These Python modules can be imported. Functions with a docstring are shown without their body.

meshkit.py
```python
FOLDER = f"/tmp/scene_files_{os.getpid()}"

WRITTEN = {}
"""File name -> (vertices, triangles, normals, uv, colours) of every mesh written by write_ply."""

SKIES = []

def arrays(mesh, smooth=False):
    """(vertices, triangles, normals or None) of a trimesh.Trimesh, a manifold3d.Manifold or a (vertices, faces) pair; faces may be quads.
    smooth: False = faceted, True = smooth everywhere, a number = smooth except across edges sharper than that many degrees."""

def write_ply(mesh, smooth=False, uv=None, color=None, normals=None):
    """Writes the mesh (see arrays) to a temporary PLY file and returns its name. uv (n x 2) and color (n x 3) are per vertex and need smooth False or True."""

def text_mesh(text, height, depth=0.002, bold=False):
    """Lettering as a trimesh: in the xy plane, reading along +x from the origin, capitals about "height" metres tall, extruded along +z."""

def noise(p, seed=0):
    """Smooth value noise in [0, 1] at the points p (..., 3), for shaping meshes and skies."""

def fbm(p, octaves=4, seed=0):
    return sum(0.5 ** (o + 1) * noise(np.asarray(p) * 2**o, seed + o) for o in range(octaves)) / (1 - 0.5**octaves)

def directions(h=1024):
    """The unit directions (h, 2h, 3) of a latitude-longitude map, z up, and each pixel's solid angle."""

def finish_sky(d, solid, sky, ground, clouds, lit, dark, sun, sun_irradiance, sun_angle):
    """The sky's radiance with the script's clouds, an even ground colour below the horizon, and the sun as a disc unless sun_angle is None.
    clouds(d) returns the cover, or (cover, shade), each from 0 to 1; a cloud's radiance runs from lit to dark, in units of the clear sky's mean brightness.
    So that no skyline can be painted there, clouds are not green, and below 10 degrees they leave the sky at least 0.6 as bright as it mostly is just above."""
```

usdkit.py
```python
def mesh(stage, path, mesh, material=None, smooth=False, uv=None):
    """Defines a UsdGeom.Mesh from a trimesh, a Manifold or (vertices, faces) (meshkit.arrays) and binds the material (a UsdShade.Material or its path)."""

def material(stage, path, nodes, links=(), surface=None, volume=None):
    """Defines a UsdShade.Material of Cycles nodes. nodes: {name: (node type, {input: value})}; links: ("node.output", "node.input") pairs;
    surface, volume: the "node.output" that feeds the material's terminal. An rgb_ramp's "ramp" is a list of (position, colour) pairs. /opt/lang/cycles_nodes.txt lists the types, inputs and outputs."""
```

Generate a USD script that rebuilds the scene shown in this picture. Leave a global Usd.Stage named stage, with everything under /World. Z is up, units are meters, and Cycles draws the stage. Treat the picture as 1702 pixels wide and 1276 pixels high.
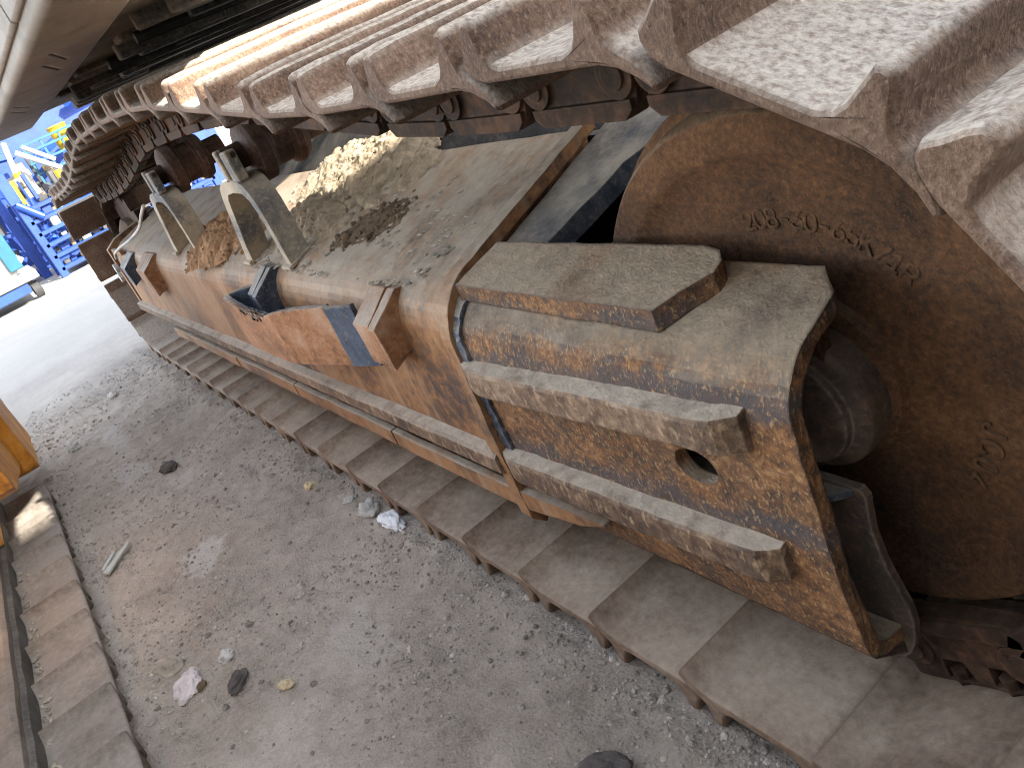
import math, random
import numpy as np, trimesh
import usdkit, meshkit
from pxr import Usd, UsdGeom, UsdLux, UsdShade, Sdf, Gf, Vt
from shapely.geometry import Polygon, Point, box as sbox
from shapely.ops import unary_union
from scipy.interpolate import PchipInterpolator
import manifold3d as m3

stage = Usd.Stage.CreateInMemory()
UsdGeom.SetStageUpAxis(stage, UsdGeom.Tokens.z)
UsdGeom.SetStageMetersPerUnit(stage, 1.0)
UsdGeom.Xform.Define(stage, '/World')
UsdGeom.Scope.Define(stage, '/World/Looks')
rng = np.random.default_rng(7)
random.seed(7)

# ------------------------------------------------------------------ camera, sky, sun, exposure
# x runs along the tracks away from the camera, y to the left, z up
CAM_R = np.array([[-0.545622, -0.744359, -0.385001], [-0.155974, 0.541584, -0.82605], [0.823388, -0.390661, -0.411601]])  # rows: right, down, forward
CAM_C = np.array([-0.6382, 0.4609, 1.0705])
F_PX = 1390.08
cam = UsdGeom.Camera.Define(stage, '/World/camera')
mat = np.eye(4)
mat[0, :3], mat[1, :3], mat[2, :3], mat[3, :3] = CAM_R[0], -CAM_R[1], -CAM_R[2], CAM_C
cam.AddTransformOp().Set(Gf.Matrix4d(*mat.ravel().tolist()))
cam.CreateHorizontalApertureAttr(36.0)
cam.CreateVerticalApertureAttr(36.0 * 767 / 1024)
cam.CreateFocalLengthAttr(36.0 * F_PX / 1702)
cam.CreateClippingRangeAttr(Gf.Vec2f(0.02, 2000))
EXPOSURE = 2.78
cam.CreateExposureAttr(EXPOSURE)

SUN = np.array([-1.0, -0.45, 0.60]); SUN /= np.linalg.norm(SUN)        # towards the sun
SKY_STRENGTH, SUN_INTENSITY = 0.13, 0.9
sky = UsdLux.DomeLight.Define(stage, '/World/sky')
sm = usdkit.material(stage, '/World/Looks/sky', {
    'sky': ('sky_texture', {'sky_type': 'single_scattering', 'sun_disc': False, 'sun_elevation': math.asin(SUN[2]), 'sun_rotation': math.atan2(SUN[0], SUN[1]), 'aerosol_density': 1.6}),
    'hs': ('hsv', {'hue': 0.5, 'saturation': 0.4, 'value': 1.0, 'fac': 1.0}),
    'bg': ('background_shader', {'strength': SKY_STRENGTH})}, [('sky.color', 'hs.color'), ('hs.color', 'bg.color')], surface='bg.background')
UsdShade.MaterialBindingAPI.Apply(sky.GetPrim()).Bind(sm)
sun = UsdLux.DistantLight.Define(stage, '/World/sun')
sun.CreateIntensityAttr(SUN_INTENSITY); sun.CreateAngleAttr(0.53); sun.CreateNormalizeAttr(True)
sun.CreateColorAttr(Gf.Vec3f(1.0, 0.93, 0.82))
zz = SUN; xx = np.cross([0, 0, 1], zz); xx /= np.linalg.norm(xx); yy = np.cross(zz, xx)
ms = np.eye(4); ms[0, :3], ms[1, :3], ms[2, :3] = xx, yy, zz
sun.AddTransformOp().Set(Gf.Matrix4d(*ms.ravel().tolist()))

GZ = -0.03            # ground level

# ------------------------------------------------------------------ helpers
used = {}
def numbered(parent, name):
    k = (parent, name); n = used.get(k, 0); used[k] = n + 1
    return f'{parent}/{name}' if n == 0 else f'{parent}/{name}_{n:03d}'

def path_of(parent):
    return '/World' if parent is None else str(parent.GetPath())

def obj(name, mesh, m, parent=None, smooth=32):
    pth = numbered(path_of(parent), name)
    return usdkit.mesh(stage, pth, mesh, m, smooth=smooth).GetPrim()

def tag(o, label=None, cat=None, group=None, kind=None):
    for k, v in (('label', label), ('category', cat), ('group', group), ('kind', kind)):
        if v: o.SetCustomDataByKey(k, v)
    return o

def thing(name, label, cat, loc=(0, 0, 0), group=None):
    x = UsdGeom.Xform.Define(stage, numbered('/World', name))
    if any(loc): x.AddTranslateOp().Set(Gf.Vec3d(*loc))
    return tag(x.GetPrim(), label, cat, group)

def cat_(*ms):
    ms = [m for m in ms if m is not None]
    return trimesh.util.concatenate(ms) if len(ms) > 1 else ms[0]

def ext(pts, plane, a, b):
    """polygon (list or shapely) in plane xz / yz / xy extruded between a and b along the remaining axis"""
    poly = pts if hasattr(pts, 'geom_type') else Polygon(pts)
    if not poly.is_valid: poly = poly.buffer(0)
    if poly.geom_type == 'MultiPolygon':
        return trimesh.util.concatenate([ext(q, plane, a, b) for q in poly.geoms])
    t = trimesh.creation.extrude_polygon(poly, abs(b - a), engine='earcut')
    v = t.vertices.copy(); lo = min(a, b)
    w = np.empty_like(v)
    if plane == 'xz': w[:, 0], w[:, 2], w[:, 1] = v[:, 0], v[:, 1], v[:, 2] + lo; flip = True
    elif plane == 'yz': w[:, 1], w[:, 2], w[:, 0] = v[:, 0], v[:, 1], v[:, 2] + lo; flip = False
    else: w[:] = v; w[:, 2] += lo; flip = False
    f = t.faces[:, ::-1] if flip else t.faces
    return trimesh.Trimesh(w, f, process=True)

def bx(x0, x1, y0, y1, z0, z1):
    t = trimesh.creation.box((abs(x1 - x0), abs(y1 - y0), abs(z1 - z0)))
    t.apply_translation(((x0 + x1) / 2, (y0 + y1) / 2, (z0 + z1) / 2)); return t

def rbx(x0, x1, y0, y1, z0, z1, r=0.006):
    pts = [(x, y, z) for x in (min(x0, x1), max(x0, x1)) for y in (min(y0, y1), max(y0, y1)) for z in (min(z0, z1), max(z0, z1))]
    c = np.array(pts).mean(0); v = []
    for q in pts:
        s = np.sign(np.array(q) - c)
        for k in range(3):
            o = np.array(q, float)
            for j in range(3):
                if j != k: o[j] -= s[j] * r
            v.append(o)
    return trimesh.convex.convex_hull(np.array(v))

def cyl(p0, p1, r, n=20, r1=None):
    p0, p1 = np.array(p0, float), np.array(p1, float)
    d = p1 - p0; L = np.linalg.norm(d); d /= L
    a = np.cross(d, [0, 0, 1.0]) if abs(d[2]) < .9 else np.cross(d, [1.0, 0, 0]); a /= np.linalg.norm(a); b = np.cross(d, a)
    t = np.linspace(0, 2 * np.pi, n, endpoint=False); ring = np.outer(np.cos(t), a) + np.outer(np.sin(t), b)
    v = np.vstack([p0 + ring * r, p1 + ring * (r if r1 is None else r1), [p0], [p1]])
    f = []
    for i in range(n):
        j = (i + 1) % n
        f += [[i, j, n + j], [i, n + j, n + i], [2 * n, j, i], [2 * n + 1, n + i, n + j]]
    t_ = trimesh.Trimesh(v, f, process=False); t_.fix_normals(); return t_

def tube(pts, r, n=8):
    pts = np.array(pts, float)
    return cat_(*[cyl(pts[i], pts[i + 1], r, n) for i in range(len(pts) - 1)])

def lathe_y(prof, cx, cz, n=64):
    """prof: list of (radius, y); turned about the axis x=cx, z=cz along y"""
    prof = np.array(prof, float); t = np.linspace(0, 2 * np.pi, n, endpoint=False)
    v = np.array([[cx + r * math.cos(a), y, cz + r * math.sin(a)] for r, y in prof for a in t]); f = []
    m = len(prof)
    for i in range(m - 1):
        for k in range(n):
            j = (k + 1) % n
            f += [[i * n + k, (i + 1) * n + k, (i + 1) * n + j], [i * n + k, (i + 1) * n + j, i * n + j]]
    me = trimesh.Trimesh(v, f, process=True)
    me.update_faces(me.nondegenerate_faces()); me.fix_normals(); return me

def rough(mesh, size, amp, scale, seed=0, axes=(1, 1, 1)):
    """finer triangles pushed about by noise, for cast and flame-cut steel"""
    v, f = trimesh.remesh.subdivide_to_size(mesh.vertices, mesh.faces, size, max_iter=12)
    t = trimesh.Trimesh(v, f, process=True); t.merge_vertices()
    n = np.stack([meshkit.noise(t.vertices * scale, seed + k) + .5 * meshkit.noise(t.vertices * scale * 2.7, seed + 10 + k) - .75 for k in range(3)], 1)
    t.vertices = t.vertices + n * amp * np.array(axes); return t

def diff(a, b):
    A, B = (m3.Manifold(m3.Mesh(np.asarray(t.vertices, np.float32), np.asarray(t.faces, np.uint32))) for t in (a, b))
    r = (A - B).to_mesh(); return trimesh.Trimesh(r.vert_properties[:, :3], r.tri_verts, process=True)

def stone(r, seed, flat=1.0, sub=2, jag=.35):
    t = trimesh.creation.icosphere(subdivisions=sub, radius=1.0)
    v = t.vertices; n = meshkit.noise(v * 1.7 + seed * 3.1, seed) - .5 + .5 * (meshkit.noise(v * 4 + seed, seed + 1) - .5)
    v = v * (1 + jag * 2 * n)[:, None]; v[:, 2] *= flat
    return trimesh.Trimesh(v * r, t.faces, process=False)

# the track frame and all that is bolted to it, measured on a drawing, is set into the machine at this scale and place
FS, FO = 0.89, np.array([-0.0702, 0.0507, 0.1178])
def fr_(m):
    m = m.copy(); m.vertices = np.asarray(m.vertices) * FS + FO; return m
def fobj(name, mesh, m, parent=None, smooth=32): return obj(name, fr_(mesh), m, parent, smooth)

# ------------------------------------------------------------------ materials
def mixn(kind='mix'): return ('mix_color', {'blend_type': kind})

def steel(name, ramp, dust=(0.42, 0.38, 0.33), dust_amt=0.7, dust_lo=0.35, dust_hi=0.85, speck=(0.55, 0.5, 0.45), speck_amt=0.0, speck_scale=120,
          streak=(0.1, 0.05, 0.03), streak_amt=0.0, rough_=(0.55, 0.9), bump=0.5, big=5.0, fine=70.0, bevel=0.004, wear=(0.35, 0.27, 0.2), wear_amt=0.5, var=0.0, metallic=0.0, dscale=9.0, dlo=.35, dhi=.62, spec=0.2, hf=0.8, bands=None, sstretch=(1., 1., 1.)):
    N = {
        'g': ('geometry', {}), 'sep': ('separate_xyz', {}),
        'n1': ('noise_texture', {'scale': big, 'detail': 6.0, 'roughness': 0.62}),
        'n2': ('noise_texture', {'scale': fine, 'detail': 5.0, 'roughness': 0.7}),
        'm12': ('math', {'math_type': 'multiply_add', 'value2': hf, 'value3': -hf / 2}),
        'add': ('math', {'math_type': 'add'}),
        'ramp': ('rgb_ramp', {'ramp': ramp}),
        # dust that has settled on what faces up
        'up': ('map_range', {'from_min': dust_lo, 'from_max': dust_hi, 'to_min': 0.0, 'to_max': 1.0, 'clamp': True}),
        'dn': ('noise_texture', {'scale': dscale, 'detail': 8.0, 'roughness': 0.68}),
        'dm': ('map_range', {'from_min': dlo, 'from_max': dhi, 'to_min': 0.12, 'to_max': 1.0, 'clamp': True}),
        'dmul': ('math', {'math_type': 'multiply'}), 'damt': ('math', {'math_type': 'multiply', 'value2': dust_amt}),
        'dcol': ('rgb_ramp', {'ramp': [(0.3, tuple(c * .78 for c in dust)), (0.7, tuple(min(1, c * 1.12) for c in dust))]}),
        'mixd': mixn(),
        # specks
        'sp': ('noise_texture', {'scale': speck_scale, 'detail': 3.0, 'roughness': 0.6}),
        'spm': ('map_range', {'from_min': 0.55, 'from_max': 0.68, 'to_min': 0.0, 'to_max': speck_amt, 'clamp': True}),
        'mixs': mixn(),
        # streaks down the sides
        'st_map': ('mapping', {'mapping_type': 'point', 'scale': (16.0, 16.0, 1.3), 'rotation': (0.0, 0.5, 0.0)}),
        'st': ('noise_texture', {'scale': 1.0, 'detail': 5.0, 'roughness': 0.6}),
        'stm': ('map_range', {'from_min': 0.5, 'from_max': 0.72, 'to_min': 0.0, 'to_max': streak_amt, 'clamp': True}),
        'mixst': mixn(),
        # rubbed edges
        'bev': ('bevel', {'samples': 4, 'radius': bevel}),
        'bev2': ('bevel', {'samples': 4, 'radius': bevel * 1.6}),
        'dot': ('vector_math', {'math_type': 'dot_product'}),
        'edge': ('map_range', {'from_min': 0.985, 'from_max': 0.90, 'to_min': 0.0, 'to_max': wear_amt, 'clamp': True}),
        'edgen': ('math', {'math_type': 'multiply'}),
        'en': ('map_range', {'from_min': 0.4, 'from_max': 0.6, 'to_min': 0.2, 'to_max': 1.0, 'clamp': True}),
        'mixe': mixn(),
        'oi': ('object_info', {}), 'ov': ('map_range', {'from_min': 0.0, 'from_max': 1.0, 'to_min': 1.0 - var, 'to_max': 1.0 + var}),
        'hv': ('hsv', {'hue': 0.5, 'saturation': 1.0, 'fac': 1.0}),
        'rg': ('map_range', {'from_min': 0.35, 'from_max': 0.65, 'to_min': rough_[0], 'to_max': rough_[1], 'clamp': True}),
        'hsum': ('math', {'math_type': 'multiply_add', 'value2': 0.5}),
        'bump': ('bump', {'strength': bump, 'distance': 0.004}),
        'p': ('principled_bsdf', {'metallic': metallic, 'specular_ior_level': spec}),
    }
    N['spmap'] = ('mapping', {'mapping_type': 'point', 'scale': sstretch})
    L = [('g.position', x + '.vector') for x in ('n1', 'n2', 'dn', 'spmap', 'st_map')] + [('spmap.vector', 'sp.vector'),
        ('st_map.vector', 'st.vector'), ('n2.fac', 'm12.value1'), ('m12.value', 'add.value1'), ('n1.fac', 'add.value2'), ('add.value', 'ramp.fac'),
        ('st.fac', 'stm.value'), ('stm.result', 'mixst.fac'), ('ramp.color', 'mixst.a'),
        ('sp.fac', 'spm.value'), ('spm.result', 'mixs.fac'), ('mixst.result', 'mixs.a'),
        ('g.normal', 'sep.vector'), ('sep.z', 'up.value'), ('dn.fac', 'dm.value'), ('up.result', 'dmul.value1'), ('dm.result', 'dmul.value2'), ('dmul.value', 'damt.value1'),
        ('damt.value', 'mixd.fac'), ('mixs.result', 'mixd.a'), ('n2.fac', 'dcol.fac'), ('dcol.color', 'mixd.b'),
        ('bev2.bevel', 'dot.vector1'), ('g.normal', 'dot.vector2'), ('dot.value', 'edge.value'), ('edge.result', 'edgen.value1'), ('n2.fac', 'en.value'), ('en.result', 'edgen.value2'),
        ('edgen.value', 'mixe.fac'), ('mixd.result', 'mixe.a'),
        ('oi.random', 'ov.value'), ('ov.result', 'hv.value'), ('mixe.result', 'hv.color'), ('hv.color', 'p.base_color'),
        ('n2.fac', 'rg.value'), ('rg.result', 'p.roughness'),
        ('sp.fac', 'hsum.value1'), ('n2.fac', 'hsum.value3'), ('hsum.value', 'bump.height'), ('bev.bevel', 'bump.normal'), ('bump.normal', 'p.normal')]
    N['mixs'][1]['b'] = speck; N['mixst'][1]['b'] = streak; N['mixe'][1]['b'] = wear
    if bands:      # old paint left in the sheltered strips, flaking at its edges
        N.update({'psep': ('separate_xyz', {}), 'pt': ('math', {'math_type': 'multiply_add', 'value2': 0.05}), 'pn': ('math', {'math_type': 'multiply_add', 'value2': 0.14, 'value3': -0.07}), 'pt2': ('math', {'math_type': 'add'}),
                  'pr': ('map_range', {'from_min': 0.3, 'from_max': 0.7, 'to_min': 0.0, 'to_max': 1.0, 'clamp': True}), 'pm': ('rgb_ramp', {'ramp': bands}), 'pmul': ('math', {'math_type': 'multiply', 'value2': 0.72}),
                  'pmx': mixn()})
        N['pmx'][1]['b'] = (0.05, 0.048, 0.052)
        L.remove(('sp.fac', 'spm.value')); L.remove(('ramp.color', 'mixst.a'))
        L += [('sp.fac', 'spm.value'), ('g.position', 'psep.vector'), ('psep.x', 'pt.value1'), ('psep.z', 'pt.value3'), ('n1.fac', 'pn.value1'), ('pt.value', 'pt2.value1'), ('pn.value', 'pt2.value2'), ('pt2.value', 'pr.value'), ('pr.result', 'pm.fac'),
              ('pm.color', 'pmul.value1'), ('pmul.value', 'pmx.fac'), ('ramp.color', 'pmx.a'), ('pmx.result', 'mixst.a')]
    return usdkit.material(stage, '/World/Looks/' + name, N, L, surface='p.BSDF')

SHOE_TOP = steel('rust_shoe', [(0.22, (0.038, 0.023, 0.016)), (0.40, (0.085, 0.051, 0.034)), (0.56, (0.14, 0.088, 0.06)), (0.78, (0.23, 0.165, 0.12))],
                 dust=(0.51, 0.46, 0.39), dust_amt=0.86, dust_lo=0.25, dust_hi=0.9, speck=(0.22, 0.155, 0.115), speck_amt=0.7, speck_scale=260, bump=1.0, fine=130, var=0.08, wear=(0.14, 0.09, 0.068), wear_amt=0.3, dscale=120, dlo=.31, dhi=.57, hf=1.0, sstretch=(1., 1., .55))
SHOE_LOW = steel('dusty_shoe', [(0.28, (0.075, 0.046, 0.034)), (0.45, (0.14, 0.093, 0.062)), (0.6, (0.21, 0.155, 0.11)), (0.75, (0.28, 0.218, 0.165))],
                 dust=(0.40, 0.33, 0.258), dust_amt=0.85, dust_lo=0.74, dust_hi=0.99, speck=(0.09, 0.06, 0.05), speck_amt=0.35, speck_scale=38, bump=0.4, fine=60, var=0.1, wear=(0.15, 0.08, 0.05), wear_amt=0.6, dscale=6, dlo=.3, dhi=.6, spec=0.2)
SHOE_GREY = steel('grey_dusty_shoe', [(0.28, (0.04, 0.033, 0.026)), (0.45, (0.10, 0.083, 0.068)), (0.6, (0.16, 0.142, 0.122)), (0.75, (0.24, 0.22, 0.2))],
                 dust=(0.27, 0.245, 0.215), dust_amt=0.8, dust_lo=0.7, dust_hi=0.995, speck=(0.1, 0.08, 0.065), speck_amt=0.25, speck_scale=38, bump=0.4, fine=60, var=0.06, wear=(0.2, 0.14, 0.1), wear_amt=0.6, dscale=6, dlo=.25, dhi=.5, spec=0.2)
LINK = steel('dark_link', [(0.3, (0.014, 0.010, 0.008)), (0.5, (0.042, 0.026, 0.018)), (0.68, (0.09, 0.05, 0.032))], dust=(0.2, 0.15, 0.1), dust_amt=0.3, bump=0.5, fine=40, wear=(0.13, 0.08, 0.055), wear_amt=0.4, rough_=(0.6, 0.9), spec=0.1)
FRAME = steel('frame_paint', [(0.2, (0.03, 0.025, 0.025)), (0.35, (0.085, 0.045, 0.026)), (0.5, (0.20, 0.098, 0.042)), (0.66, (0.26, 0.14, 0.066)), (0.85, (0.31, 0.2, 0.12))],
              dust=(0.345, 0.297, 0.233), dust_amt=0.93, dust_lo=0.15, dust_hi=0.9, streak=(0.29, 0.2, 0.125), streak_amt=0.7, bump=0.45, big=3.2, fine=45, wear=(0.09, 0.06, 0.05), wear_amt=0.5, dscale=7, dlo=.30, dhi=.56, hf=0.8)
YOKE = steel('yoke_rust', [(0.18, (0.022, 0.02, 0.02)), (0.34, (0.055, 0.033, 0.021)), (0.5, (0.125, 0.06, 0.028)), (0.64, (0.2, 0.098, 0.042)), (0.82, (0.3, 0.18, 0.09))],
             dust=(0.32, 0.258, 0.185), dust_amt=0.94, dust_lo=0.35, dust_hi=0.9, speck=(0.38, 0.24, 0.11), speck_amt=0.55, speck_scale=190, streak=(0.05, 0.04, 0.036), streak_amt=0.5, bump=1.0, big=7, fine=60, wear=(0.06, 0.045, 0.038), wear_amt=0.85, bevel=0.005, dscale=8, dlo=.28, dhi=.55, hf=1.3, sstretch=(1., 1., .65),
             bands=[(0.0, (0, 0, 0)), (0.175, (0, 0, 0)), (0.205, (1, 1, 1)), (0.245, (1, 1, 1)), (0.30, (0, 0, 0)), (0.635, (0, 0, 0)), (0.665, (1, 1, 1)), (0.715, (1, 1, 1)), (0.75, (0, 0, 0)), (0.80, (0, 0, 0)), (0.835, (1, 1, 1)), (0.87, (1, 1, 1)), (0.92, (0, 0, 0))])
BAR = steel('bar_rust', [(0.2, (0.025, 0.019, 0.016)), (0.38, (0.07, 0.042, 0.027)), (0.56, (0.135, 0.084, 0.052)), (0.8, (0.24, 0.165, 0.11))],
            dust=(0.43, 0.37, 0.295), dust_amt=0.93, dust_lo=0.5, dust_hi=0.9, speck=(0.36, 0.25, 0.15), speck_amt=0.6, speck_scale=80, streak=(0.045, 0.032, 0.025), streak_amt=0.65, bump=1.0, fine=50, wear=(0.32, 0.235, 0.16), wear_amt=0.6, dscale=12, dlo=.25, dhi=.5, hf=1.2, sstretch=(1., 1., .5))
PAINT = steel('blue_black_paint', [(0.3, (0.018, 0.022, 0.03)), (0.5, (0.045, 0.055, 0.075)), (0.66, (0.09, 0.095, 0.11)), (0.8, (0.15, 0.12, 0.1))],
              dust=(0.34, 0.3, 0.24), dust_amt=0.9, dust_lo=0.35, dust_hi=0.85, speck=(0.25, 0.22, 0.18), speck_amt=0.3, bump=0.35, fine=30, wear=(0.25, 0.22, 0.18), wear_amt=0.5, rough_=(0.35, 0.7))
BLUESTEEL = steel('blue_black_step', [(0.25, (0.02, 0.024, 0.032)), (0.45, (0.04, 0.052, 0.075)), (0.62, (0.065, 0.08, 0.11)), (0.8, (0.16, 0.09, 0.05))],
              dust=(0.36, 0.31, 0.25), dust_amt=0.8, speck=(0.2, 0.17, 0.14), speck_amt=0.3, bump=0.4, big=7, fine=40, wear=(0.28, 0.24, 0.2), wear_amt=0.5)
BRACKET = steel('bracket_dust', [(0.30, (0.045, 0.052, 0.068)), (0.42, (0.10, 0.10, 0.10)), (0.54, (0.26, 0.22, 0.16)), (0.7, (0.36, 0.3, 0.225))],
                dust=(0.44, 0.37, 0.28), dust_amt=0.9, dust_lo=0.0, dust_hi=0.6, speck=(0.42, 0.36, 0.28), speck_amt=0.5, bump=0.4, big=5, fine=35, wear=(0.36, 0.31, 0.24), wear_amt=0.7, dscale=6, hf=0.25)
STEP = steel('step_rust', [(0.2, (0.04, 0.028, 0.025)), (0.36, (0.12, 0.058, 0.03)), (0.5, (0.22, 0.1, 0.045)), (0.64, (0.26, 0.15, 0.09)), (0.8, (0.3, 0.22, 0.16))],
             dust=(0.4, 0.36, 0.3), dust_amt=0.8, speck=(0.45, 0.25, 0.1), speck_amt=0.35, bump=0.6, big=6, fine=40, wear=(0.35, 0.27, 0.2), wear_amt=0.7)
IDLER = steel('idler_rust', [(0.28, (0.017, 0.011, 0.008)), (0.45, (0.052, 0.028, 0.016)), (0.6, (0.095, 0.047, 0.023)), (0.75, (0.15, 0.08, 0.039))],
              dust=(0.3, 0.24, 0.17), dust_amt=0.5, speck=(0.14, 0.08, 0.04), speck_amt=0.3, speck_scale=330, bump=0.7, big=4, fine=120, wear=(0.2, 0.12, 0.07), wear_amt=0.3, rough_=(0.75, 0.95), spec=0.12)
HUB = steel('grimy_hub', [(0.25, (0.03, 0.026, 0.023)), (0.45, (0.062, 0.045, 0.034)), (0.6, (0.105, 0.066, 0.043)), (0.8, (0.16, 0.115, 0.085))],
            dust=(0.24, 0.21, 0.17), dust_amt=0.6, speck=(0.2, 0.14, 0.1), speck_amt=0.3, bump=0.6, wear=(0.26, 0.23, 0.2), wear_amt=0.6)
DARK = steel('grimy_black', [(0.3, (0.008, 0.008, 0.009)), (0.55, (0.022, 0.021, 0.021)), (0.75, (0.06, 0.052, 0.046))], dust=(0.2, 0.18, 0.15), dust_amt=0.5, bump=0.5, wear=(0.12, 0.1, 0.08), wear_amt=0.4)
ROLLER = steel('roller_rust', [(0.3, (0.02, 0.013, 0.011)), (0.5, (0.06, 0.034, 0.026)), (0.7, (0.12, 0.07, 0.05))], dust=(0.3, 0.24, 0.17), dust_amt=0.6, bump=0.5)
CWT = steel('weathered_counterweight', [(0.28, (0.07, 0.053, 0.036)), (0.45, (0.11, 0.086, 0.062)), (0.6, (0.14, 0.113, 0.084)), (0.78, (0.19, 0.16, 0.125))],
            dust=(0.4, 0.36, 0.3), dust_amt=0.4, streak=(0.2, 0.175, 0.145), streak_amt=0.4, bump=0.12, big=2.5, fine=18, wear=(0.34, 0.31, 0.27), wear_amt=0.5, bevel=0.012, rough_=(0.5, 0.7), spec=0.2)
BELLY = steel('belly_plate', [(0.3, (0.02, 0.019, 0.018)), (0.5, (0.07, 0.065, 0.06)), (0.7, (0.15, 0.135, 0.115))], dust=(0.2, 0.18, 0.15), dust_amt=0.3, bump=0.4, wear=(0.2, 0.18, 0.15), wear_amt=0.4)
ORANGE = steel('orange_paint', [(0.26, (0.18, 0.08, 0.03)), (0.42, (0.45, 0.19, 0.03)), (0.6, (0.62, 0.27, 0.035)), (0.8, (0.6, 0.36, 0.14))],
               dust=(0.5, 0.4, 0.28), dust_amt=0.6, speck=(0.1, 0.05, 0.03), speck_amt=0.3, bump=0.25, big=7, fine=30, wear=(0.3, 0.16, 0.06), wear_amt=0.5, rough_=(0.4, 0.7))
TANFRAME = steel('tan_frame', [(0.28, (0.12, 0.09, 0.05)), (0.45, (0.28, 0.21, 0.12)), (0.6, (0.38, 0.3, 0.19)), (0.78, (0.3, 0.29, 0.28))],
                 dust=(0.42, 0.4, 0.38), dust_amt=0.85, bump=0.4, wear=(0.4, 0.34, 0.25), wear_amt=0.5)
BRIGHT = steel('bare_metal', [(0.3, (0.3, 0.29, 0.27)), (0.7, (0.5, 0.48, 0.45))], dust_amt=0.3, bump=0.2)

def plain(name, c, rgh=0.6, scale=14.0, amt=0.25, bump=0.3, bscale=None, metallic=0.0, spec=0.4, var=0.0):
    lo, hi = tuple(x * (1 - amt) for x in c), tuple(min(1, x * (1 + amt)) for x in c)
    return usdkit.material(stage, '/World/Looks/' + name, {
        'g': ('geometry', {}), 'n': ('noise_texture', {'scale': scale, 'detail': 7.0, 'roughness': 0.65}),
        'b': ('noise_texture', {'scale': bscale or scale * 5, 'detail': 5.0, 'roughness': 0.65}),
        'r': ('rgb_ramp', {'ramp': [(0.3, lo), (0.7, hi)]}), 'bump': ('bump', {'strength': bump, 'distance': 0.004}),
        'oi': ('object_info', {}), 'ov': ('map_range', {'from_min': 0.0, 'from_max': 1.0, 'to_min': 1.0 - var, 'to_max': 1.0 + var}), 'hv': ('hsv', {'hue': 0.5, 'saturation': 1.0, 'fac': 1.0}),
        'p': ('principled_bsdf', {'roughness': rgh, 'metallic': metallic, 'specular_ior_level': spec})},
        [('g.position', 'n.vector'), ('g.position', 'b.vector'), ('n.fac', 'r.fac'), ('oi.random', 'ov.value'), ('ov.result', 'hv.value'), ('r.color', 'hv.color'), ('hv.color', 'p.base_color'), ('b.fac', 'bump.height'), ('bump.normal', 'p.normal')], surface='p.BSDF')

BLUE = plain('blue_paint', (0.007, 0.035, 0.21), 0.5, 5, 0.3)
WHITE = plain('white_paint', (0.27, 0.265, 0.25), 0.6, 6, 0.15)
CREAM = plain('cream_paint', (0.17, 0.135, 0.08), 0.6, 6, 0.25)
YELLOW = plain('yellow_paint', (0.28, 0.19, 0.004), 0.5, 6, 0.15)
TEAL = plain('teal_paint', (0.006, 0.065, 0.1), 0.5, 6, 0.2)
GREY = plain('grey_panel', (0.04, 0.04, 0.044), 0.6, 6, 0.25)
GREY2 = plain('dull_grey_paint', (0.2, 0.19, 0.175), 0.6, 2, 0.25)
BLACK = plain('black_rubber', (0.025, 0.025, 0.026), 0.7, 10, 0.3)
WALLM = plain('block_wall', (0.3, 0.29, 0.27), 0.85, 1.5, 0.2)
SOIL = plain('dry_soil', (0.26, 0.21, 0.148), 0.95, 18, 0.4, 1.0, 90, spec=0.15)
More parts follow.
